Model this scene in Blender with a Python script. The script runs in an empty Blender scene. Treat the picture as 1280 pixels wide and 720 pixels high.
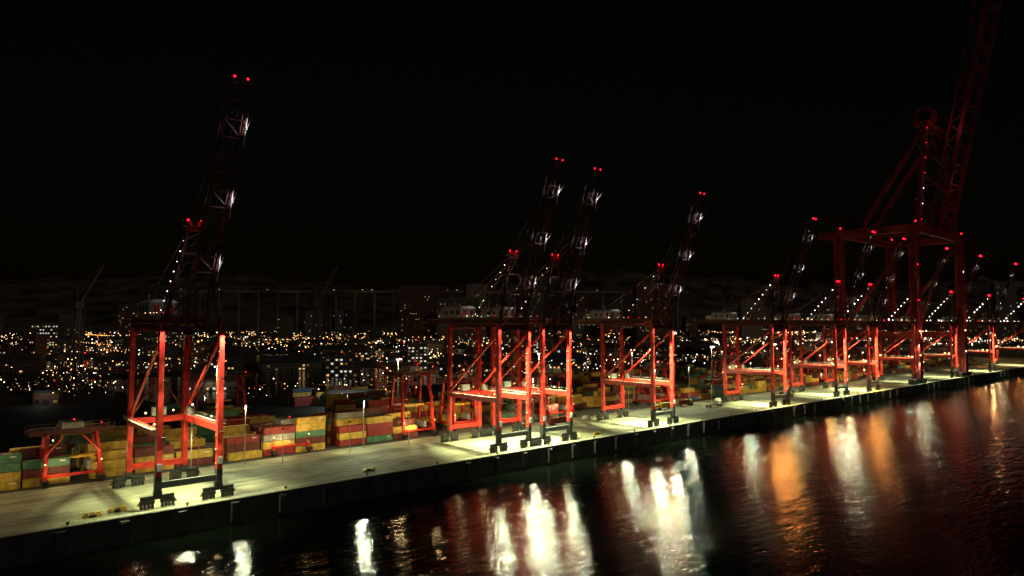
import bpy, math, random
import mathutils
from mathutils import Vector, Matrix
random.seed(7)
scene=bpy.context.scene
A=math.radians(41.6); CA,SA=math.cos(A),math.sin(A)
def Q(s,p,z=0.0): return Vector((s*CA-p*SA, s*SA+p*CA, z))

# ---------------- materials ----------------
def mat(name,col,rough=0.6,metal=0.0,var=0.25,scale=0.8,bump=0.0):
    m=bpy.data.materials.new(name); m.use_nodes=True
    nt=m.node_tree; b=nt.nodes['Principled BSDF']
    b.inputs['Roughness'].default_value=rough; b.inputs['Metallic'].default_value=metal
    tc=nt.nodes.new('ShaderNodeTexCoord'); n=nt.nodes.new('ShaderNodeTexNoise')
    n.inputs['Scale'].default_value=scale; n.inputs['Detail'].default_value=6
    nt.links.new(tc.outputs['Object'],n.inputs['Vector'])
    r=nt.nodes.new('ShaderNodeValToRGB')
    r.color_ramp.elements[0].position=0.3; r.color_ramp.elements[1].position=0.7
    r.color_ramp.elements[0].color=(*[c*(1-var) for c in col],1)
    r.color_ramp.elements[1].color=(*[min(1,c*(1+var)) for c in col],1)
    nt.links.new(n.outputs['Fac'],r.inputs['Fac']); nt.links.new(r.outputs['Color'],b.inputs['Base Color'])
    if bump>0:
        bp=nt.nodes.new('ShaderNodeBump'); bp.inputs['Strength'].default_value=bump
        nt.links.new(n.outputs['Fac'],bp.inputs['Height']); nt.links.new(bp.outputs['Normal'],b.inputs['Normal'])
    return m
def emis(name,col,st):
    m=bpy.data.materials.new(name); m.use_nodes=True; nt=m.node_tree
    nt.nodes.clear(); o=nt.nodes.new('ShaderNodeOutputMaterial'); e=nt.nodes.new('ShaderNodeEmission')
    e.inputs['Color'].default_value=(*col,1); e.inputs['Strength'].default_value=st
    nt.links.new(e.outputs[0],o.inputs[0])
    m.cycles.emission_sampling='NONE'
    return m
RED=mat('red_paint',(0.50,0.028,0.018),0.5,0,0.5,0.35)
DRED=mat('dim_red_paint',(0.22,0.02,0.022),0.6,0,0.6,0.08)  # darker red; the heavy crane's dimness is put into its colour
BOOM=mat('shaded_red_paint',(0.09,0.018,0.018),0.6,0,0.4,0.3)  # crane red with the unlit upper frame's darkness put into the colour
DARK=mat('dark_steel',(0.03,0.03,0.032),0.6)
GREY=mat('galvanised_steel',(0.30,0.31,0.30),0.5)
WHITE=mat('white_paint',(0.7,0.7,0.68),0.5,0,0.25,.5)
YEL=mat('yellow_paint',(0.6,0.38,0.03),0.5)
GLASS=mat('dark_glass',(0.02,0.025,0.03),0.1)
RUB=mat('rubber',(0.02,0.02,0.02),0.8)
E_RED=emis('red_beacon',(1.0,0.005,0.02),7)
E_WH=emis('white_lamp',(1.0,0.93,0.75),8)
E_WARM=emis('warm_lamp',(1.0,0.58,0.2),7)

# ---------------- mesh builder ----------------
class MB:
    def __init__(s): s.v=[];s.f=[];s.m=[];s.mats=[]
    def mi(s,m):
        if m not in s.mats: s.mats.append(m)
        return s.mats.index(m)
    def hexa(s,pts,m):
        i=len(s.v); s.v+= [tuple(p) for p in pts]; k=s.mi(m)
        for f in ((3,2,1,0),(4,5,6,7),(0,1,5,4),(1,2,6,5),(2,3,7,6),(3,0,4,7)):
            s.f.append(tuple(i+j for j in f)); s.m.append(k)
    def box(s,x0,x1,y0,y1,z0,z1,m):
        s.hexa([(x0,y0,z0),(x1,y0,z0),(x1,y1,z0),(x0,y1,z0),(x0,y0,z1),(x1,y0,z1),(x1,y1,z1),(x0,y1,z1)],m)
    def beam(s,a,b,w,h,m,w2=None,h2=None):
        a=Vector(a);b=Vector(b);d=(b-a).normalized()
        up=Vector((0,0,1)) if abs(d.z)<0.95 else Vector((0,1,0))
        r=d.cross(up).normalized(); u=r.cross(d).normalized()
        w2=w if w2 is None else w2; h2=h if h2 is None else h2
        P=[]
        for c,ww,hh in((a,w,h),(b,w2,h2)):
            for i,j in((-1,-1),(1,-1),(1,1),(-1,1)): P.append(c+r*(i*ww/2)+u*(j*hh/2))
        s.hexa(P,m)
    def quad(s,p,m):
        i=len(s.v); s.v+=[tuple(q) for q in p]; s.f.append((i,i+1,i+2,i+3)); s.m.append(s.mi(m))
    def octa(s,c,r,m):
        i=len(s.v);x,y,z=c
        s.v+=[(x+r,y,z),(x-r,y,z),(x,y+r,z),(x,y-r,z),(x,y,z+r),(x,y,z-r)]
        k=s.mi(m)
        for f in((0,2,4),(2,1,4),(1,3,4),(3,0,4),(2,0,5),(1,2,5),(3,1,5),(0,3,5)):
            s.f.append(tuple(i+j for j in f)); s.m.append(k)
    def cyl(s,a,b,r,m,n=12,r2=None):
        a=Vector(a);b=Vector(b);d=(b-a).normalized()
        up=Vector((0,0,1)) if abs(d.z)<0.95 else Vector((0,1,0))
        q=d.cross(up).normalized();u=q.cross(d); r2=r if r2 is None else r2
        i=len(s.v);k=s.mi(m)
        for c,rr in((a,r),(b,r2)):
            for j in range(n):
                t=2*math.pi*j/n; s.v.append(tuple(c+q*math.cos(t)*rr+u*math.sin(t)*rr))
        for j in range(n):
            s.f.append((i+j,i+(j+1)%n,i+n+(j+1)%n,i+n+j)); s.m.append(k)
        s.f.append(tuple(i+j for j in reversed(range(n))));s.m.append(k)
        s.f.append(tuple(i+n+j for j in range(n)));s.m.append(k)
    def obj(s,name,parent=None,loc=None,rot=0.0):
        me=bpy.data.meshes.new(name); me.from_pydata(s.v,[],s.f)
        for m in s.mats: me.materials.append(m)
        me.polygons.foreach_set('material_index',s.m); me.update()
        o=bpy.data.objects.new(name,me); scene.collection.objects.link(o)
        if parent: o.parent=parent
        if loc is not None: o.location=loc
        o.rotation_euler.z=rot
        return o
def empty(name,loc,rot=A):
    e=bpy.data.objects.new(name,None); scene.collection.objects.link(e)
    e.location=loc; e.rotation_euler.z=rot; e.empty_display_size=2; return e
def area(name,loc,power,col,size=1.5,tilt=0,parent=None,aim=None,spread=180):
    l=bpy.data.lights.new(name,'AREA'); l.shape='DISK'; l.size=size; l.energy=power; l.color=col
    l.spread=math.radians(spread)
    o=bpy.data.objects.new(name,l); scene.collection.objects.link(o); o.location=loc
    if aim is not None:
        o.rotation_euler=(Vector(aim)-Vector(loc)).to_track_quat('-Z','Y').to_euler()
    else: o.rotation_euler=(-tilt,0,0)
    if parent: o.parent=parent
    return o
def point(name,loc,power,col,r=0.3,parent=None):
    l=bpy.data.lights.new(name,'POINT'); l.energy=power;l.color=col;l.shadow_soft_size=r
    o=bpy.data.objects.new(name,l); scene.collection.objects.link(o); o.location=loc
    if parent:o.parent=parent
    return o
GRN=(0.92,1.0,0.48); WRM=(1.0,0.74,0.33); SOD=(1.0,0.40,0.08); REF=(0.93,1.0,0.62)

# ---------------- ship-to-shore crane ----------------
def sts_crane(s0,tip_off=25,tipz=111,power=1.0,legL=1.0,legR=1.0,dots=True,low=1.0,lowcol=REF,rear=1.0):
    root=empty('ship_to_shore_crane',Q(s0,205,0))
    R=RED
    b=MB()
    for x in(-8,8):
        for y in(0,32):
            b.box(x-1.0,x+1.0,y-0.8,y+0.8,3.2,4.6,DARK)
            b.beam((x-4.2,y,3.0),(x+4.2,y,3.0),0.9,1.0,DARK)
            for q in(-2.6,2.6):
                b.beam((x+q-1.9,y,1.9),(x+q+1.9,y,1.9),0.8,0.9,DARK)
                b.box(x+q-0.3,x+q+0.3,y-.3,y+.3,2.2,2.8,DARK)
                for w in(-1.35,-0.45,0.45,1.35):
                    b.cyl((x+q+w,y-0.3,0.55),(x+q+w,y+0.3,0.55),0.42,DARK,10)
                    b.box(x+q+w-.3,x+q+w+.3,y-.5,y+.5,0.9,1.5,DARK)
            b.box(x-4.9,x-4.2,y-.3,y+.3,1.2,1.9,YEL)
            b.box(x+4.2,x+4.9,y-.3,y+.3,1.2,1.9,YEL)
    b.obj('bogies',root)
    l=MB()
    for y in(0,32):
        for x in(-8,8):
            if y==0:
                l.beam((x,y,4.6),(x,y,8.5),1.6,1.9,DARK)
                l.beam((x,y,8.5),(x,y,50),1.5,1.8,R,1.3,1.6)
            else: l.beam((x,y,4.6),(x,y,50),1.4,1.7,R)
        l.beam((-8,y,6.1),(8,y,6.1),1.3,1.7,DARK if y==0 else R)
        l.beam((-8,y,48.6),(8,y,48.6),1.2,1.8,BOOM)
    l.beam((-8,32,20),(8,32,20),1.2,1.8,R)
    for x in(-8,8):
        l.beam((x,0,20),(x,32,20),1.2,1.9,R)
        l.beam((x,0.5,46),(x,31.5,22),0.8,0.8,R)
        l.beam((x,0,49.4),(x,32,49.4),0.9,1.3,BOOM)
    l.beam((-8,32,21),(0,32,34),0.5,0.5,BOOM); l.beam((8,32,21),(0,32,34),0.5,0.5,BOOM)
    l.obj('portal_frame',root)
    w=MB()
    for x in(-9.4,9.4):
        w.box(x-.5,x+.5,0,32,21,21.1,GREY); xs=x+.5*(1 if x>0 else -1)
        for y in range(0,33,2): w.beam((xs,y,21),(xs,y,22.1),.07,.07,GREY)
        w.beam((xs,0,22.1),(xs,32,22.1),.08,.08,GREY)
    z=2;k=0
    while z<48:
        ya,yb=(33.2,36.4) if k%2==0 else (36.4,33.2)
        w.beam((8.8,ya,z),(8.8,yb,z+3),.8,.12,GREY)
        w.beam((9.2,ya,z+1),(9.2,yb,z+4),.06,.06,GREY)
        w.box(8.2,9.4,yb-.4,yb+.4,z+2.95,z+3.05,GREY)
        z+=3;k+=1
    w.beam((9.4,36.9,0.5),(9.4,36.9,50),.18,.18,R); w.beam((8.2,36.9,0.5),(8.2,36.9,50),.18,.18,R)
    w.box(7.4,9.6,28,29.5,21.1,23.6,GREY)
    w.box(-2,2,31,33,21.2,23.8,GREY)
    for x in(-8,8):
        for z in range(10,48,4): w.box(x-1.0,x-.76,-.5,.5,z,z+.15,GREY)
        w.box(x-.6,x+.6,-1.5,-.95,10,12,GREY)
    w.obj('walkways_and_stairs',root)
    g=MB()
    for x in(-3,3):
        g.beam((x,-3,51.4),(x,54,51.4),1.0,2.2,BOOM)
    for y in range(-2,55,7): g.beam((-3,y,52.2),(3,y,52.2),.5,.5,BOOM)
    for x in(-4.6,4.6):
        g.box(x-.5,x+.5,-2,54,52,52.1,GREY)
        for y in range(-2,55,3): g.beam((x,y,52.1),(x,y,53.2),.07,.07,GREY)
        g.beam((x,-2,53.2),(x,54,53.2),.07,.07,GREY)
    g.obj('trolley_girder',root)
    h=MB()
    h.box(-4.2,4.2,30,44,52.9,56.8,GREY)
    h.hexa([(-4.5,29.7,56.8),(4.5,29.7,56.8),(4.5,44.3,56.8),(-4.5,44.3,56.8),(-2.5,30.2,57.8),(2.5,30.2,57.8),(2.5,43.8,57.8),(-2.5,43.8,57.8)],WHITE)
    for y in(32,36,40): h.box(-4.26,-4.2,y-.7,y+.7,54.4,55.8,GLASS)
    for x in (-2,2): h.box(x-.8,x+.8,29.93,30,53.6,56,R)
    h.box(-2.4,2.4,46,49,53,55.6,WHITE); h.cyl((-3,35,57.8),(-3,35,59.4),.5,GREY,8); h.cyl((3,40,57.8),(3,40,59),.6,GREY,8)
    h.obj('machinery_house',root)
    c=MB()
    c.box(-2.8,2.8,9,15,49.6,50.2,YEL); c.box(0.5,2.7,8,10.6,46.2,49,WHITE)
    c.box(0.6,2.6,7.94,8,46.9,48.7,GLASS); c.box(0.44,0.5,8.2,10.2,47,48.6,GLASS)
    c.beam((1.6,9.3,49),(1.6,9.3,49.6),.6,.6,DARK)
    c.obj('operator_trolley',root)
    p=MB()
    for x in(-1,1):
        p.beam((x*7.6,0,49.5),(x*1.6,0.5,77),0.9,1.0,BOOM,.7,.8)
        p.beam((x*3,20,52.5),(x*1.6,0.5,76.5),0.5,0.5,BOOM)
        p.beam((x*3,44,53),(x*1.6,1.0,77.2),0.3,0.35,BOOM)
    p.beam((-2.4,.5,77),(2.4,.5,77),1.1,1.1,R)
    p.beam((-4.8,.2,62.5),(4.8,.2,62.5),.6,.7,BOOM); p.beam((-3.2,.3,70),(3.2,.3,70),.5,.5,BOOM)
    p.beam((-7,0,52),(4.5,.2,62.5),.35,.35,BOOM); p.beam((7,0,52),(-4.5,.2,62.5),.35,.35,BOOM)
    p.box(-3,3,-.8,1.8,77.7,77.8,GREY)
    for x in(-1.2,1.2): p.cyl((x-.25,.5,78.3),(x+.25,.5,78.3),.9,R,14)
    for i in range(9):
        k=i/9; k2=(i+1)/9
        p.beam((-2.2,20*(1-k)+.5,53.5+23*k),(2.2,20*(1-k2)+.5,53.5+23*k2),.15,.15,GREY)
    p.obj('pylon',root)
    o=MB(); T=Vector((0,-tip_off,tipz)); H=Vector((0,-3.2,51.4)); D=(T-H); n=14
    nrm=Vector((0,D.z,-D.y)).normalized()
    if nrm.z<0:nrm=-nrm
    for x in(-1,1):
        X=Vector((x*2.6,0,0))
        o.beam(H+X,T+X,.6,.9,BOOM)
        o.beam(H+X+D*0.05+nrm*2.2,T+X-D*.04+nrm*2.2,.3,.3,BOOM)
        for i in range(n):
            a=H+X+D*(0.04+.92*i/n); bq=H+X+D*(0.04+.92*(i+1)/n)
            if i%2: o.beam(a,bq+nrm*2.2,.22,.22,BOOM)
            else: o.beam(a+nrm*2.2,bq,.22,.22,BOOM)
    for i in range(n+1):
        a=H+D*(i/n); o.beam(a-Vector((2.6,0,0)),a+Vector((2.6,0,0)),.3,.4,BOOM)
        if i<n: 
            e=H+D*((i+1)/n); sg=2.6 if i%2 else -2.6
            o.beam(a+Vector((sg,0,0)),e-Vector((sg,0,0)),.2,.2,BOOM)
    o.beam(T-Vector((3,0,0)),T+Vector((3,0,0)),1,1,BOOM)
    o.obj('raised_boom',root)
    f=MB()
    for fr in(.25,.53,.83):
        bpt=H+D*fr
        for x in(3.3,):
            k1=bpt+Vector((x,0,0))
            f.beam(k1-D*.07-nrm*.6,k1+D*.075+nrm*.9,.2,.2,WHITE)
            f.beam(k1-D*.01,k1+D*.05-nrm*2.2,.16,.16,WHITE)
            f.beam(k1-D*.0,k1-D*.045+nrm*2.4,.16,.16,WHITE)
            f.box(k1.x-.2,k1.x+.2,k1.y-.4,k1.y+.4,k1.z-.4,k1.z+.4,WHITE)
    f.obj('folded_forestays',root)
    for fr in (.25,.53,.83):
        q=H+D*fr+Vector((6.5,-3,0)); area('boom_walkway_lamp',q,150*power,(1,.98,.92),.25,0,root,aim=H+D*(fr+.01)+Vector((3.3,0,0)),spread=60)
    t=MB()
    for x in(-1.5,1.5):
        t.beam((x,0.5,77.5),H+D*.56+Vector((x,0,0))+nrm*2.4,.14,.14,DARK)
        t.beam((x,0.5,77.8),H+D*.9+Vector((x,0,0))+nrm*2.4,.14,.14,DARK)
    t.obj('stay_cables',root)
    d=MB(); dist=Q(s0,205).length; rr=max(.36,dist*0.0013)
    for x in(-1.5,1.5):
        d.octa((x*1.2,.3,79.2+rr),rr,E_RED); d.octa((x*1.1,-tip_off,tipz+1.2),rr,E_RED)
    if dots:
        for i in range(9):
            k=i/8; 
            if random.random()<.85: d.octa((-3+1.2*k,20*(1-k)*1.0+1,54.2+22.5*k),rr*random.uniform(.3,.6),E_WH)
        for i in range(16):
            fr=.05+.9*i/15+random.uniform(-.02,.02)
            if random.random()<.7:
                d.octa((random.choice((-2.8,2.8)),H.y+D.y*fr,H.z+D.z*fr),rr*random.choice((.12,.2,.3)),E_WH)
    for pos in((-8.9,1.5,22.5),(8.9,10,22.3),(-4,31,22.3),(4,31,22.6),(9,33,36)): d.octa(pos,rr*random.uniform(.5,1.0),E_WARM)
    for y in(0,6,10,17,20,24,30,44): d.octa((-5.2,y,53.4),rr*random.uniform(.2,.5),random.choice((E_WH,E_WARM,E_RED)))
    d.obj('lamp_lenses',root)
    hs=MB()
    for x in(-2,2):
        hs.box(x-1.1,x+1.1,-2.7,-.7,47.6,48.0,DARK); hs.beam((x,-1.2,48),(x,-.2,48.6),.2,.2,DARK)
    for x in(-8,8):
        hs.beam((x,-1,49.6),(x,-2.8,49.6),.2,.2,DARK); hs.box(x-.4,x+.4,-3,-2.2,49.2,49.7,DARK)
    for x in(-7.6,7.6):
        for z in(34.35,19.05):
            hs.box(x-.5,x+.5,-3.5,-2.7,z,z+.3,DARK); hs.beam((x,-.9,z+.15),(x,-2.8,z+.15),.2,.2,DARK)
    hs.obj('floodlight_housings',root)
    for x in(-2,2):
        area('girder_floodlight',(x,-1.7,47.55),18000*power,GRN,1.4,0,root,spread=76)
    area('sill_floodlight',(0,14,47.5),32000*power,GRN,1.8,0,root,spread=76)
    for x in(-7.6,7.6):
        area('portal_floodlight',(x,-3.2,18.6),3200*power*low,lowcol,.8,math.radians(35),root,spread=150)
        area('leg_floodlight',(x,-3.2,33.9),3400*power*low,lowcol,.8,math.radians(35),root,spread=150)
    area('leg_washer',(-8,-2.6,49.1),520*legL,(1,.8,.55),.4,0,root,aim=(-8,-.6,42),spread=80)
    area('leg_washer',(8,-2.6,49.1),1100*legR,(1,.8,.55),.4,0,root,aim=(8,-.8,36),spread=60)
    point('walkway_lamp',(-5.5,27,17),420*rear,WRM,.2,root)
    point('walkway_lamp',(5,24,15),480*rear,WRM,.2,root)
    point('walkway_lamp',(-6,29,24),110*rear,WRM,.2,root)
    point('walkway_lamp',(3,28,60),110*power,(1,.95,.8),.2,root)
    point('beacon_glow',(0,-1.6,79.5),130,(1,.02,.03),.3,root)
    return root

sts_crane(61,34,110.6,0.48,.8,2.2,low=1.0,rear=1.3)
sts_crane(183,26,111,1.0,1,1)
sts_crane(207,24,111.3,1.0,1,1.1)
sts_crane(282,24,111,1.25,.8,1,low=1.2)
sts_crane(400,24,111,.9,.6,.8,lowcol=SOD,low=1.6)
sts_crane(488,24,111,.9,.8,.9,low=1.8)
sts_crane(544,24,111,.9,.5,.8,low=2.2,lowcol=SOD)
sts_crane(640,24,111,.9,.5,.8,low=2.2)
sts_crane(735,24,111,.6,.5,.6)
sts_crane(860,24,111,.8,.6,.6)
sts_crane(1010,24,111,.8,.6,.6,lowcol=SOD)

def heavy_crane():
    root=empty('heavy_lift_crane',Q(700,205,0)); W=62; G=62
    l=MB(); R=DRED
    for x in(-W,W):
        for y in(0,G):
            l.beam((x,y,40),(x,y,134),3.6,3.6,R)
            for dx in(-2.9,2.9):
                for dy in(-2.7,2.7): l.beam((x+dx,y+dy,4),(x+dx,y+dy,134),1.3,1.3,R)
            for z in range(6,132,8):
                sg=1 if (z//8)%2 else -1
                for dy in(-2.7,2.7): l.beam((x-2.6*sg,y+dy,z),(x+2.6*sg,y+dy,z+8),.7,.7,R)
                for dx in(-2.9,2.9): l.beam((x+dx,y-2.4*sg,z),(x+dx,y+2.4*sg,z+8),.7,.7,R)
            for q in(-9,9): l.box(x+q-6,x+q+6,y-2.5,y+2.5,0.4,4,DARK)
            l.beam((x,y,4),(x,y,40),4.4,4.0,R)
        l.beam((x,0,40),(x,G,40),4,5,R); l.beam((x,0,128),(x,G,42),2,2,R); l.beam((x,0,132),(x,G,132),4,6,R)
    for y in(0,G):
        l.beam((-W,y,132),(W,y,132),4,6,R)
    l.beam((-W,G,40),(W,G,40),4,5,R)
    for x in (-14,14): l.beam((x,-6,138),(x,G+40,138),4,7,R)
    l.obj('portal_frame',root)
    p=MB()
    for x in(-1,1):
        for d in (-2.5,2.5): p.beam((x*W*.8+d,0,134),(x*22+d*.7,0,232),2,3.4,R)
        p.beam((x*16,G,140),(x*20,2,230),2,2,R); p.beam((x*10,G,140),(x*14,2,230),2,2,R)
        p.cyl((x*22-2,0,236),(x*22+2,0,236),9,R,20); p.cyl((x*22-2.3,0,236),(x*22+2.3,0,236),5,DARK,20)
        for k in range(8):
            z0=134+98*k/8; z1=134+98*(k+1)/8
            xa=W*.8-(W*.8-22)*k/8; xb=W*.8-(W*.8-22)*(k+1)/8
            p.beam((x*(xa-3),0,z0),(x*(xb+3),1,z1),.9,.9,R)
            p.beam((x*xa,0,z0),(x*(xb-12),6,z1),.9,.9,R)
            if k%2: p.beam((-xb,0,z1),(xb,0,z1),1.5,1.5,R); p.beam((-x*xa,0,z0),(x*xb,0,z1),1,1,R)
            if k%2: p.box(x*xb-3,x*xb+3,-3,3,z1-.4,z1+.2,GREY)
    p.box(-30,30,-4,8,228,231,R)
    p.obj('pylon',root)
    o=MB(); H=Vector((0,-8,140));T=Vector((0,-52,345));D=T-H; n=24
    nrm=Vector((0,D.z,-D.y)).normalized()
    for x in(-16,16):
        X=Vector((x,0,0)); o.beam(H+X,T+X,2.2,3,R); o.beam(H+X+nrm*9,T+X+nrm*9,1.2,1.2,R)
        for i in range(n):
            a=H+X+D*(i/n);b2=H+X+D*((i+1)/n)
            o.beam(a,b2+nrm*9,.9,.9,R) if i%2 else o.beam(a+nrm*9,b2,.9,.9,R)
    for i in range(n): o.beam(H+D*i/n-Vector((16,0,0)),H+D*((i+(i%2))/n)+Vector((16,0,0)),1.2,1.2,R)
    o.obj('raised_boom',root)
    h=MB(); h.box(-18,18,G-4,G+30,142,158,DARK); h.box(-20,20,G-6,G+32,158,160,DARK)
    h.obj('machinery_house',root)
    d=MB()
    for x in(-W,W):
        for y in (0,G): d.octa((x-3,y-3,137),.9,E_RED)
        for z in(24,44,70,100): d.octa((x-3.9,-3.9,z),random.uniform(.35,.7),random.choice((E_RED,E_WARM,E_WH)))
    for k in range(7): d.octa((-W*.8+k*3.6,-3,140+k*14),.35,random.choice((E_RED,E_WH)))
    d.obj('lamp_lenses',root)
    for x,pw in((-W,1),(W,.8)):
        area('leg_washer',(x-6,-22,50),1000*pw,(1,.3,.3),2,0,root,aim=(x,0,62),spread=110)  # added reddish fill without a fixture, brightens the heavy crane's legs
        area('leg_washer',(x-14,G-22,60),600*pw,(1,.3,.3),2,0,root,aim=(x,G,90),spread=130)
    point('pylon_fill',(-5,-30,175),1500,(1,.25,.25),1,root)  # added fill hanging clear of the pylon to bring out its red
    point('pylon_fill',(-30,-22,222),1100,(1,.25,.25),1,root)
    return root
heavy_crane()

# ---------------- yard gantry cranes ----------------
def gantry(s0,p0,span=26,h=24,pw=1.0,cant=4):
    root=empty('yard_gantry_crane',Q(s0,p0,0)); b=MB(); e=span/2+cant
    for x in(-span/2,span/2):
        sx=1 if x>0 else -1
        for y in(-6,6):
            b.beam((x,y,3),(x-sx*.8,y*.55,h),1.1,1.3,RED,.8,1.0)
            b.box(x-.9,x+.9,y-2.6,y+2.6,.9,2.2,DARK)
            for w in(-1.6,-.5,.5,1.6): b.cyl((x-.3,y+w,.5),(x+.3,y+w,.5),.42,DARK,10)
        b.beam((x,-7,2.8),(x,7,2.8),1.1,1.5,RED)
        b.beam((x-sx*.4,-4.6,h*.5),(x-sx*.4,4.6,h*.5),.6,.8,RED)
        b.beam((x,-5.8,4),(x-sx*.4,4.4,h*.5),.4,.4,RED)
        b.beam((x-sx*.8,-4,h),(x-sx*.8,4,h),.9,1.2,RED)
        b.box(x-sx*2.6-.7,x-sx*2.6+.7,-3,3,3.6,6.2,GREY)
        b.beam((x,-6,h*.62),(x-sx*5,-3.6,h),.45,.45,RED)
    b.beam((-span/2,-6,3.2),(span/2,-6,3.2),.6,.8,RED)
    for y in(-3.3,3.3): b.beam((-e,y,h+1.2),(e,y,h+1.2),.8,1.5,BOOM)
    for x in(-e,0,e): b.beam((x,-3.3,h+1.2),(x,3.3,h+1.2),.8,1.2,BOOM)
    b.box(-3,3,-3.6,3.6,h+2.1,h+4,GREY); b.box(-1,1.4,-5,-3.4,h-2.6,h-.4,GLASS)
    for x in(-2,2): b.beam((x,0,h+2),(x,0,h*.5+.5),.1,.1,DARK)
    b.box(-6.1,6.1,-1.2,1.2,h*.5-.3,h*.5+.5,YEL)
    for y in(-4.2,4.2):
        b.beam((-e,y,h+3),(e,y,h+3),.08,.08,GREY)
        for i in range(12): 
            xx=-e+2*e*i/11; b.beam((xx,y,h+1.8),(xx,y,h+3),.07,.07,GREY)
    r=max(.3,Q(s0,p0).length*.001)
    for x in (-span/2,span/2): b.octa((x,-6.8,7),r*.8,E_WARM)
    b.octa((0,-4.6,h+5),r*.9,E_RED); b.octa((-span/2+2,-5,h-1),r*.7,E_WH); b.octa((span/2,-5,h+3.4),r*.6,E_RED)
    b.obj('gantry_frame',root)
    point('gantry_lamp',(-span/4,-8.5,6),1300*pw,WRM,.3,root)
    point('gantry_lamp',(span/3,-10,10),1300*pw,WRM,.3,root)
    return root
for s0,p0,sp,h,pw in((41,259,15,15,.9),(113,262,14,9,.6),(172,262,16,27,2),(203,268,14,22,1.5),(262,262,18,22,1.6),(350,262,18,22,1.6),(440,265,20,24,1.5),(520,265,20,24,1.3),
    (300,330,24,24,.6),(410,340,24,24,.8),(120,360,24,22,.12),(250,400,24,22,.2),(600,270,24,24,1.2),(690,270,24,24,1.2),(790,280,24,26,1.6),(900,290,24,26,1.6),(560,340,24,26,1),(680,350,24,26,1),(1020,290,24,26,1.6)):
    gantry(s0,p0,sp,h,pw)

# ---------------- containers ----------------
def contmat(n,c):
    m=mat(n,c,.6,0,.35,.5); nt=m.node_tree; b=nt.nodes['Principled BSDF']
    tc=nt.nodes.new('ShaderNodeTexCoord'); w=nt.nodes.new('ShaderNodeTexWave'); w.wave_type='BANDS'; w.bands_direction='X'
    w.inputs['Scale'].default_value=1.1
    nt.links.new(tc.outputs['Object'],w.inputs['Vector'])
    bp=nt.nodes.new('ShaderNodeBump'); bp.inputs['Strength'].default_value=.6; bp.inputs['Distance'].default_value=.04
    nt.links.new(w.outputs['Fac'],bp.inputs['Height']); nt.links.new(bp.outputs['Normal'],b.inputs['Normal'])
    return m
CM=[contmat('container_yellow',(.52,.36,.06)),contmat('container_oxide',(.14,.032,.028)),contmat('container_red',(.26,.028,.028)),
    contmat('container_green',(.07,.20,.12)),contmat('container_blue',(.03,.07,.16)),contmat('container_grey',(.24,.24,.21)),contmat('container_orange',(.30,.09,.03))]
CW=[.40,.26,.14,.07,.05,.05,.03]
def block(s0,bays,p0,rows,maxh,fill=.9):
    b=MB()
    for i in range(bays):
        x0=i*12.7; base=random.choice([CM[0],CM[0],CM[1],CM[0],CM[2],CM[1],CM[3]])
        for r in range(rows):
            y0=r*2.75; hh=max(0,min(maxh,int(random.gauss(maxh*.75,1.0))))
            if random.random()>fill: hh=0
            for k in range(hh):
                m=base if random.random()<.3 else random.choices(CM,CW)[0]
                z=.15+k*2.66; dx=random.uniform(-.12,.12)
                b.box(x0+dx,x0+12.15+dx,y0,y0+2.42,z+.06,z+2.54,m)
                if r<2 or k==hh-1:
                    for xx in(x0-.02+dx,x0+12.0+dx): b.box(xx,xx+.17,y0-.05,y0+.1,z,z+2.6,m)
                    b.box(x0+.16+dx,x0+11.99+dx,y0-.05,y0+.05,z,z+.14,DARK if m is not CM[0] else m)
                    b.box(x0+.16+dx,x0+11.99+dx,y0-.05,y0+.05,z+2.46,z+2.6,m)
                    if random.random()<.3: b.box(x0+9.4,x0+11,y0-.012,y0-.004,z+1.6,z+2.0,WHITE)
    b.obj('container_stack',None,Q(s0,p0,0),A)
s=-130
while s<1000:
    for (p0,rows,mh,fl) in ((256,6,5 if 70<s<170 else 4,.9),(276,6,4,.8),(305,8,4,.75),(345,8,4,.7),(390,8,4,.6)):
        if p0>300 and s<150 and random.random()<.6: continue
        if p0>270 and random.random()<.2: continue
        if p0==256 and (abs(s+20-187)<30 or (s>200 and random.random()<.35)): continue
        block(s+random.uniform(-1,1),3,p0,rows,mh if s<200 else 3,fl)
    s+=44

# ---------------- ground, quay, water ----------------
def sheet(name,s0,s1,p0,p1,z,m):
    b=MB(); b.quad([(s0,p0,z),(s1,p0,z),(s1,p1,z),(s0,p1,z)],m); return b.obj(name,None,(0,0,0),A)
ground=mat('tarmac',(0.04,0.04,0.038),.8,0,.5,.02)
sheet('ground',-20000,20000,201.2,26000,-0.004,ground)
conc=bpy.data.materials.new('quay_concrete'); conc.use_nodes=True
nt=conc.node_tree;b=nt.nodes['Principled BSDF'];b.inputs['Roughness'].default_value=.75
tc=nt.nodes.new('ShaderNodeTexCoord')
n1=nt.nodes.new('ShaderNodeTexNoise');n1.inputs['Scale'].default_value=.05;n1.inputs['Detail'].default_value=8;n1.inputs['Roughness'].default_value=.65
mp=nt.nodes.new('ShaderNodeMapping');mp.inputs['Scale'].default_value=(.12,1.2,1)
n2=nt.nodes.new('ShaderNodeTexNoise');n2.inputs['Scale'].default_value=.35;n2.inputs['Detail'].default_value=5
br=nt.nodes.new('ShaderNodeTexBrick');br.inputs['Scale'].default_value=1;br.inputs['Brick Width'].default_value=9;br.inputs['Row Height'].default_value=6;br.inputs['Mortar Size'].default_value=.05;br.offset=0
br.inputs['Color1'].default_value=(.8,.8,.8,1);br.inputs['Color2'].default_value=(1,1,1,1);br.inputs['Mortar'].default_value=(.4,.4,.4,1)
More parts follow.
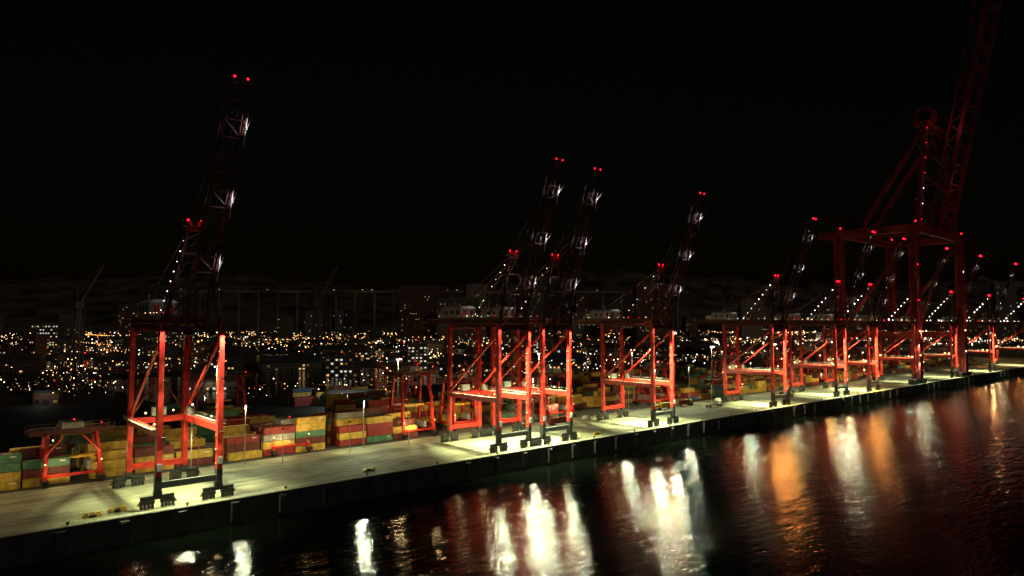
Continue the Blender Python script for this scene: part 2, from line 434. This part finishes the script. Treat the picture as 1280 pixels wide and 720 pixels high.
nt.links.new(tc.outputs['Object'],n1.inputs['Vector']);nt.links.new(tc.outputs['Object'],mp.inputs['Vector']);nt.links.new(mp.outputs[0],n2.inputs['Vector']);nt.links.new(tc.outputs['Object'],br.inputs['Vector'])
r1=nt.nodes.new('ShaderNodeValToRGB');r1.color_ramp.elements[0].position=.3;r1.color_ramp.elements[0].color=(.10,.10,.065,1);r1.color_ramp.elements[1].position=.68;r1.color_ramp.elements[1].color=(.37,.37,.25,1)
r2=nt.nodes.new('ShaderNodeValToRGB');r2.color_ramp.elements[0].position=.33;r2.color_ramp.elements[0].color=(.5,.5,.5,1);r2.color_ramp.elements[1].position=.6;r2.color_ramp.elements[1].color=(1,1,1,1)
nt.links.new(n1.outputs['Fac'],r1.inputs['Fac']);nt.links.new(n2.outputs['Fac'],r2.inputs['Fac'])
def mul(a,c):
    m=nt.nodes.new('ShaderNodeMix');m.data_type='RGBA';m.blend_type='MULTIPLY';m.inputs[0].default_value=1
    nt.links.new(a,m.inputs[6]);nt.links.new(c,m.inputs[7]);return m.outputs[2]
nt.links.new(mul(mul(r1.outputs[0],r2.outputs[0]),br.outputs['Color']),b.inputs['Base Color'])
sheet('quay_apron',-400,1100,201.2,252,0.0,conc)
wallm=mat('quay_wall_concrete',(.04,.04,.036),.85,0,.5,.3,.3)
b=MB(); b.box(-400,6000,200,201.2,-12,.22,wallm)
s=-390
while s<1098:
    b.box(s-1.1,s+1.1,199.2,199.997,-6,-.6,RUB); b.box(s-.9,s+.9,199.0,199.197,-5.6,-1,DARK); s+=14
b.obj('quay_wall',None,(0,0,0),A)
mk=MB()
for p in(204.3,205.7,236.3,237.7): mk.box(-400,1100,p-.06,p+.06,.0,.012,DARK)
mk.obj('crane_rails',None,(0,0,0),A)
WL=mat('worn_white_line',(.5,.5,.45),.7,0,.4,1.5); YL=mat('worn_yellow_line',(.5,.38,.06),.7,0,.4,1.5)
mk=MB()
for p,m in((209,YL),(241,YL),(251,WL)):
    mk.quad([(-400,p-.12,.008),(1100,p-.12,.008),(1100,p+.12,.008),(-400,p+.12,.008)],m)
for p in(214,219,224,229):
    s=-390
    while s<820:
        mk.quad([(s,p-.1,.008),(s+4,p-.1,.008),(s+4,p+.1,.008),(s,p+.1,.008)],WL); s+=9
mk.obj('lane_markings',None,(0,0,0),A)
s=-388
while s<820:
    bb=MB(); bb.cyl((0,0,0.0),(0,0,.55),.32,DARK,10,.26); bb.cyl((0,0,.55),(0,0,.85),.5,DARK,10,.42); bb.cyl((0,0,-.02),(0,0,.06),.6,YEL,12)
    bb.obj('mooring_bollard',None,Q(s,202.4,0.02),A); s+=28
wm=bpy.data.materials.new('river_water');wm.use_nodes=True;nt=wm.node_tree;b=nt.nodes['Principled BSDF']
b.inputs['Base Color'].default_value=(.001,.0015,.0012,1);b.inputs['Roughness'].default_value=.07;b.inputs['IOR'].default_value=1.33
tc=nt.nodes.new('ShaderNodeTexCoord')
def nz(sc,det,stretch):
    mpp=nt.nodes.new('ShaderNodeMapping');mpp.inputs['Scale'].default_value=stretch; mpp.inputs['Rotation'].default_value=(0,0,A)
    n=nt.nodes.new('ShaderNodeTexNoise');n.inputs['Scale'].default_value=sc;n.inputs['Detail'].default_value=det
    nt.links.new(tc.outputs['Object'],mpp.inputs['Vector']);nt.links.new(mpp.outputs[0],n.inputs['Vector']);return n.outputs['Fac']
a1=nz(.28,2,(.4,1.3,1));a2=nz(1.0,4,(.45,1.2,1))
m1=nt.nodes.new('ShaderNodeMath');m1.operation='MULTIPLY_ADD';nt.links.new(a2,m1.inputs[0]);m1.inputs[1].default_value=.55;nt.links.new(a1,m1.inputs[2])
bp=nt.nodes.new('ShaderNodeBump');bp.inputs['Strength'].default_value=1.0;bp.inputs['Distance'].default_value=.23
nt.links.new(m1.outputs[0],bp.inputs['Height']);nt.links.new(bp.outputs['Normal'],b.inputs['Normal'])
bb=MB(); bb.quad([(-20000,-6000,-7),(20000,-6000,-7),(20000,201,-7),(-20000,201,-7)],wm); bb.obj('water',None,(0,0,0),A)
bb=MB(); bb.quad([(120,470,.003),(400,470,.003),(400,700,.003),(120,700,.003)],wm)
bb.quad([(-100,900,.003),(900,900,.003),(900,1100,.003),(-100,1100,.003)],wm); bb.obj('dock_basin_water',None,(0,0,0),A)
def wet(sq,p): return (115<sq<405 and 465<p<705) or (-110<sq<910 and 890<p<1110)

# ---------------- lamp posts ----------------
def lamp(s,p,h=14,power=900,col=WRM):
    root=empty('street_lamp',Q(s,p,0)); m=MB()
    m.cyl((0,0,0),(0,0,h),.2,GREY,8,.1); m.cyl((0,0,0),(0,0,1),.35,GREY,8,.3)
    for x in(-1,1):
        m.beam((0,0,h-.1),(x*1.6,-.3,h+.2),.12,.12,GREY); m.box(x*1.6-.5,x*1.6+.5,-.6,.1,h+.15,h+.4,DARK)
    m.octa((0,-.2,h+.7),.33,E_WH)
    m.obj('pole',root)
    area('lamp_head',(0,-.3,h+.05),power,col,.8,math.radians(35),root)
lamp(92,247,20,5000,REF); lamp(140,248,18,7000,REF); lamp(20,251,17,2200); lamp(-40,251,14,1500); lamp(74,247,22,5000,REF)
for s,c in((235,REF),(310,REF),(335,REF),(370,REF),(445,REF),(510,REF),(570,SOD),(610,WRM),(670,REF),(760,REF)): lamp(s,249,22,7000,c)
for s in range(860,1700,90): lamp(s,240,18,3500,SOD if s%4 else WRM)
def mast(s,p,pw,col=WRM):
    root=empty('floodlight_mast',Q(s,p,0)); m=MB(); h=32
    m.cyl((0,0,0),(0,0,h),.45,GREY,10,.2); m.box(-2,2,-.4,.4,h,h+.3,GREY)
    for x in(-1.5,-.5,.5,1.5): m.box(x-.35,x+.35,-.7,-.4,h-.5,h+.1,DARK)
    r=max(.3,Q(s,p).length*.0011)
    for x in(-1.6,0,1.6): m.octa((x*r*2,-.9,h-.1),r,E_WH)
    m.obj('mast_pole',root); area('mast_floodlight',(0,-.9,h-.5),pw,col,1.5,math.radians(15),root,spread=140)
for s,p,pw in((190,302,6000),(290,302,9000),(380,302,9000),(480,302,9000),(580,302,9000),(700,302,14000),(800,300,14000),(920,300,16000),(1080,300,16000),(20,302,5000),(330,385,8000),(470,385,8000),(620,385,9000),(100,302,5000)): mast(s,p,pw)
def yard_light(s,p,pw):
    root=empty('yard_floodlight',Q(s,p,0)); m=MB(); m.cyl((0,0,0),(0,0,12),.15,GREY,8,.1); m.box(-.5,.5,-.1,.3,11.7,12.3,DARK); m.obj('pole',root)
    area('floodlight_lamp',(0,.45,12),pw,WRM,.6,0,root,aim=(0,14,2),spread=150)
for s in(-30,8,75,104,131,158,225,300,385,470,560,640,740,860): yard_light(s,242.5,random.uniform(900,2000))

# quay vehicles
def tractor(s,p,rot=0,c=YEL,box=True):
    root=empty('terminal_tractor',Q(s,p,0.02),A+rot); m=MB()
    m.box(0,3,-1.2,1.2,.7,1.1,DARK); m.box(1.2,2.9,-1.1,.6,1.1,3.1,c); m.box(2.9,2.96,-1,.5,1.9,2.9,GLASS); m.box(1.4,2.7,-1.14,-1.1,1.9,2.8,GLASS)
    m.box(-12.5,1.0,-1.2,1.2,1.12,1.4,DARK)
    for x in(.6,2.3,-9.5,-10.8):
        for y in(-1.15,1.15): m.cyl((x,y-.18,.52),(x,y+.18,.52),.52,RUB,12)
    if box: m.box(-12.4,-.3,-1.2,1.2,1.42,4.0,random.choice(CM[:3]))
    m.octa((2,0,3.4),.22,E_WARM)
    m.obj('chassis',root)
tractor(250,240,0,YEL); tractor(330,242,math.pi); tractor(362,244,0,YEL); tractor(455,226); tractor(372,230,0,WHITE,False)
def van(s,p,rot=0):
    root=empty('service_van',Q(s,p,.02),A+rot); m=MB()
    m.hexa([(-2.6,-1,.5),(2.6,-1,.5),(2.6,1,.5),(-2.6,1,.5),(-2.6,-.95,1.2),(2.6,-.95,1.2),(2.6,.95,1.2),(-2.6,.95,1.2)],WHITE)
    m.hexa([(-2.6,-.95,1.21),(1.9,-.95,1.21),(1.9,.95,1.21),(-2.6,.95,1.21),(-2.5,-.85,2.2),(1.0,-.85,2.2),(1.0,.85,2.2),(-2.5,.85,2.2)],WHITE)
    m.quad([(1.93,-.8,1.3),(1.93,.8,1.3),(1.15,.75,2.1),(1.15,-.75,2.1)],GLASS)
    for x in(-1.7,1.7):
        for y in(-.95,.95): m.cyl((x,y-.12,.36),(x,y+.12,.36),.36,RUB,12)
    m.obj('van_body',root)
van(225,246,.3); van(268,243); van(395,244)
for s,p in((38,207),(44,208.5),(14,209),(120,209),(236,208)):
    m=MB(); 
    for i in range(3):
        m.box(-2+i*1.5,-.8+i*1.5,-.7,.7,.02,.5+.3*random.random(),YEL if i!=1 else DARK); m.box(-1.9+i*1.5,-.9+i*1.5,-.5,.5,.85,1.2,YEL)
    m.obj('lashing_gear_pallet',None,Q(s,p,0),A)

# ---------------- town ----------------
BW=[mat('brick',(.14,.07,.05),.8,0,.3,.4),mat('render_wall',(.20,.17,.13),.8,0,.3,.4),mat('cladding',(.12,.11,.10),.6,0,.3,.4)]
ROOF=mat('roof_sheet',(.10,.10,.10),.7)
WL1=emis('lit_window_warm',(1,.6,.25),.9);WL2=emis('lit_window_cool',(.9,.95,.8),.8);WL3=emis('lit_window_dim',(1,.55,.2),.15)
def building(x,y,w,d,h,lit=.12,name='office_building',rot=None,cool=.3,fh=3.6):
    m=MB(); wl=random.choice(BW)
    m.box(-w/2,w/2,-d/2,d/2,0,h,wl)
    if name in('warehouse','brick_house'):
        m.hexa([(-w/2-.4,-d/2-.4,h),(w/2+.4,-d/2-.4,h),(w/2+.4,d/2+.4,h),(-w/2-.4,d/2+.4,h),(-w/2-.4,-.1,h+d*.22),(w/2+.4,-.1,h+d*.22),(w/2+.4,.1,h+d*.22),(-w/2-.4,.1,h+d*.22)],ROOF)
    else:
        m.box(-w/2-.3,w/2+.3,-d/2-.3,d/2+.3,h,h+.8,ROOF); m.box(-w/6,w/6,-d/6,d/6,h+.8,h+3.5,wl)
    fl=max(1,int(h/fh)); nx=max(2,int(w/4)); 
    for i in range(fl):
        rowlit=lit*random.uniform(.3,1.7)
        for j in range(nx):
            mm=GLASS
            if random.random()<rowlit: mm=random.choice((WL2,WL2,WL3)) if random.random()<cool else random.choice((WL1,WL1,WL3))
            cx=-w/2+w*(j+.5)/nx+random.uniform(-.3,.3); z=i*fh+1.2
            m.quad([(cx-1.1,-d/2-.03,z),(cx+1.1,-d/2-.03,z),(cx+1.1,-d/2-.03,z+1.6),(cx-1.1,-d/2-.03,z+1.6)],mm)
    m.box(-1.5,1.5,-d/2-.12,-d/2-.04,0,2.6,DARK)
    m.obj(name,None,(x,y,0),random.uniform(-.5,.5) if rot is None else rot)
building(-760,1120,40,20,50,.55,'office_building',.15,.8,5.5)
building(-99,425,28,16,6,.8,'warehouse',.1,1); point('yard_lamp',(-99,408,13),9000,(.95,1,.85),.4)
building(-160,650,30,14,18,.4,'office_building',0,.8); building(-105,760,22,14,28,.5,'office_building',.1,.9)
building(-290,430,14,8,7,.8,'warehouse',.3,.8); point('yard_lamp',(-288,421,9),600,(.95,1,.85),.4)
building(-225,520,40,18,7,.5,'warehouse',.1,.8); point('yard_lamp',(-225,504,9),1200,(1,.85,.6),.4)
for i in range(300):
    Y=random.uniform(480,2600); X=Y*random.uniform(-.85,.85)
    p=-X*SA+Y*CA; sq=X*CA+Y*SA
    if p<440 or wet(sq,p): continue
    t=random.choice(('warehouse','brick_house','office_building','warehouse'))
    if t=='brick_house': building(X,Y,random.uniform(10,16),9,7,.3,t)
    elif t=='warehouse': building(X,Y,random.uniform(30,80),random.uniform(20,40),random.uniform(8,14),.14,t)
    else: building(X,Y,random.uniform(18,40),16,random.uniform(12,34),.24,t)
for i in range(34):
    Y=random.uniform(1900,3000); X=Y*random.uniform(-.8,.85)
    building(X,Y,random.uniform(40,140),25,random.uniform(60,180),.06,'tower_block',None,.2,9)
vm=mat('viaduct_concrete',(.2,.17,.13),.8,0,.6,.01)
m=MB(); m.box(-1300,700,-9,9,172,180,vm); m.box(-1300,700,-9.5,-9.1,180.1,182,vm)
for x in range(-1290,700,75): m.box(x-4,x+4,-5,5,0,171.9,vm)
for x in range(-1290,700,37):
    if random.random()<.3: m.octa((x,-8,184),.8,E_WARM)
m.obj('elevated_road',None,(0,2700,0),.03)
for X,Y,h in((-610,960,120),(-330,1150,130),(390,1250,120)):
    r=empty('dock_crane',(X,Y,0),random.uniform(-1,1)); m=MB()
    for sx in(-6,6):
        for sy in(-6,6): m.beam((sx,sy,0),(sx*.3,sy*.3,h*.6),1.8,1.8,ROOF)
    m.box(-6,6,-5,7,h*.6,h*.6+9,ROOF); m.beam((0,0,h*.62),(h*.28,0,h*1.15),2.2,2.2,ROOF); m.beam((0,0,h*.6),(-2,0,h*.85),1.5,1.5,ROOF); m.beam((-2,0,h*.85),(h*.28,0,h*1.15),.6,.6,ROOF)
    m.obj('jib_and_tower',r)
# distant street lights
cl=MB(); EC=[emis('sodium_light',(1,.45,.1),6),emis('led_light',(.9,.95,.9),6),emis('warm_light',(1,.75,.4),8),emis('green_light',(.5,1,.6),3),emis('red_light',(1,.03,.02),6),emis('dim_light',(1,.55,.2),1.2)]
def tl(X,Y,z,r,k): cl.octa((X,Y,z),r,EC[k])
for i in range(12500):
    u=random.random(); yy=3+ (u**1.6)*94
    Y=42650/yy*random.uniform(.95,1.05); 
    az=random.uniform(-.82,.82)
    if random.random()<.2: az=random.uniform(.2,.85); Y=random.uniform(1100,3500)
    if mathutils.noise.noise((az*9,Y*.002,1))<-.17: continue
    X=Y*az; p=-X*SA+Y*CA; sq=X*CA+Y*SA
    if p<420 or wet(sq,p) or Y>7000: continue
    r=Y*random.choice((.00018,.00025,.00025,.0004,.0005,.0008)); z=random.uniform(4,14)
    tl(X,Y,z,r,random.choices(range(6),(4.4,2.2,3.6,.4,.7,5))[0])
for i in range(50):
    Y=random.uniform(560,3200); X=Y*random.uniform(-.85,.8); an=random.choice((A,A+math.pi/2,random.uniform(0,3)))
    k=random.choice((0,0,0,2,2,1)); n=random.randint(8,26); st=random.uniform(22,34); 
    for j in range(n):
        x=X+math.cos(an)*j*st; y=Y+math.sin(an)*j*st
        p=-x*SA+y*CA; sq=x*CA+y*SA
        if p<430 or wet(sq,p): continue
        tl(x,y,9,y*.0005,k)
cl.obj('town_lights')
for X,Y in((-520,1000),(-200,1300),(150,1300),(500,1300),(900,1400),(-900,1500),(700,1000),(1000,1250)):
    point('street_light_glow',(X,Y,40),45000,(1,.55,.22),2)
# hills standing in for the haze band, haze tint put into their colour
hm=mat('haze_tinted_hillside',(.13,.095,.06),.9,0,.9,.006)
hb=MB(); N=200
k=hb.mi(hm)
for j in range(6):
    for i in range(N+1):
        a=-1.0+2.0*i/N; Y=4000+j*350; X=Y*a
        hh=[0,.3,.5,.7,.9,1][j]*(420+130*mathutils.noise.noise((a*3,0,0))+50*mathutils.noise.noise((a*17,j*.6,3))+40*mathutils.noise.noise((a*60,j,9)))
        hb.v.append((X,Y,hh))
for j in range(5):
    for i in range(N):
        q=j*(N+1)+i; hb.f.append((q,q+1,q+N+2,q+N+1)); hb.m.append(k)
hb.obj('hills')

# ---------------- night sky, added hill fill light ----------------
w=bpy.data.worlds.new('World');scene.world=w;w.use_nodes=True;nt=w.node_tree
sk=nt.nodes.new('ShaderNodeTexSky');sk.sky_type='NISHITA';sk.sun_disc=False;sk.sun_elevation=math.radians(1);sk.sun_rotation=math.radians(170)
bg=nt.nodes['Background'];nt.links.new(sk.outputs[0],bg.inputs[0]);bg.inputs[1].default_value=.0010
l=bpy.data.lights.new('hill_fill','SUN');l.energy=.11;l.angle=math.radians(.5);l.color=(1,.88,.72)  # added directional fill from behind the camera, lifts the dark hills
o=bpy.data.objects.new('hill_fill',l);scene.collection.objects.link(o);o.rotation_euler=(math.radians(66),0,math.radians(25))

cam=bpy.data.cameras.new('camera');cam.lens=24;cam.sensor_width=36;cam.clip_end=40000;cam.clip_start=.5
co=bpy.data.objects.new('camera',cam);scene.collection.objects.link(co);co.location=(0,0,50);co.rotation_euler=(math.radians(93.02),0,0)
scene.camera=co
scene.view_settings.view_transform='Standard';scene.view_settings.look='None';scene.view_settings.exposure=0
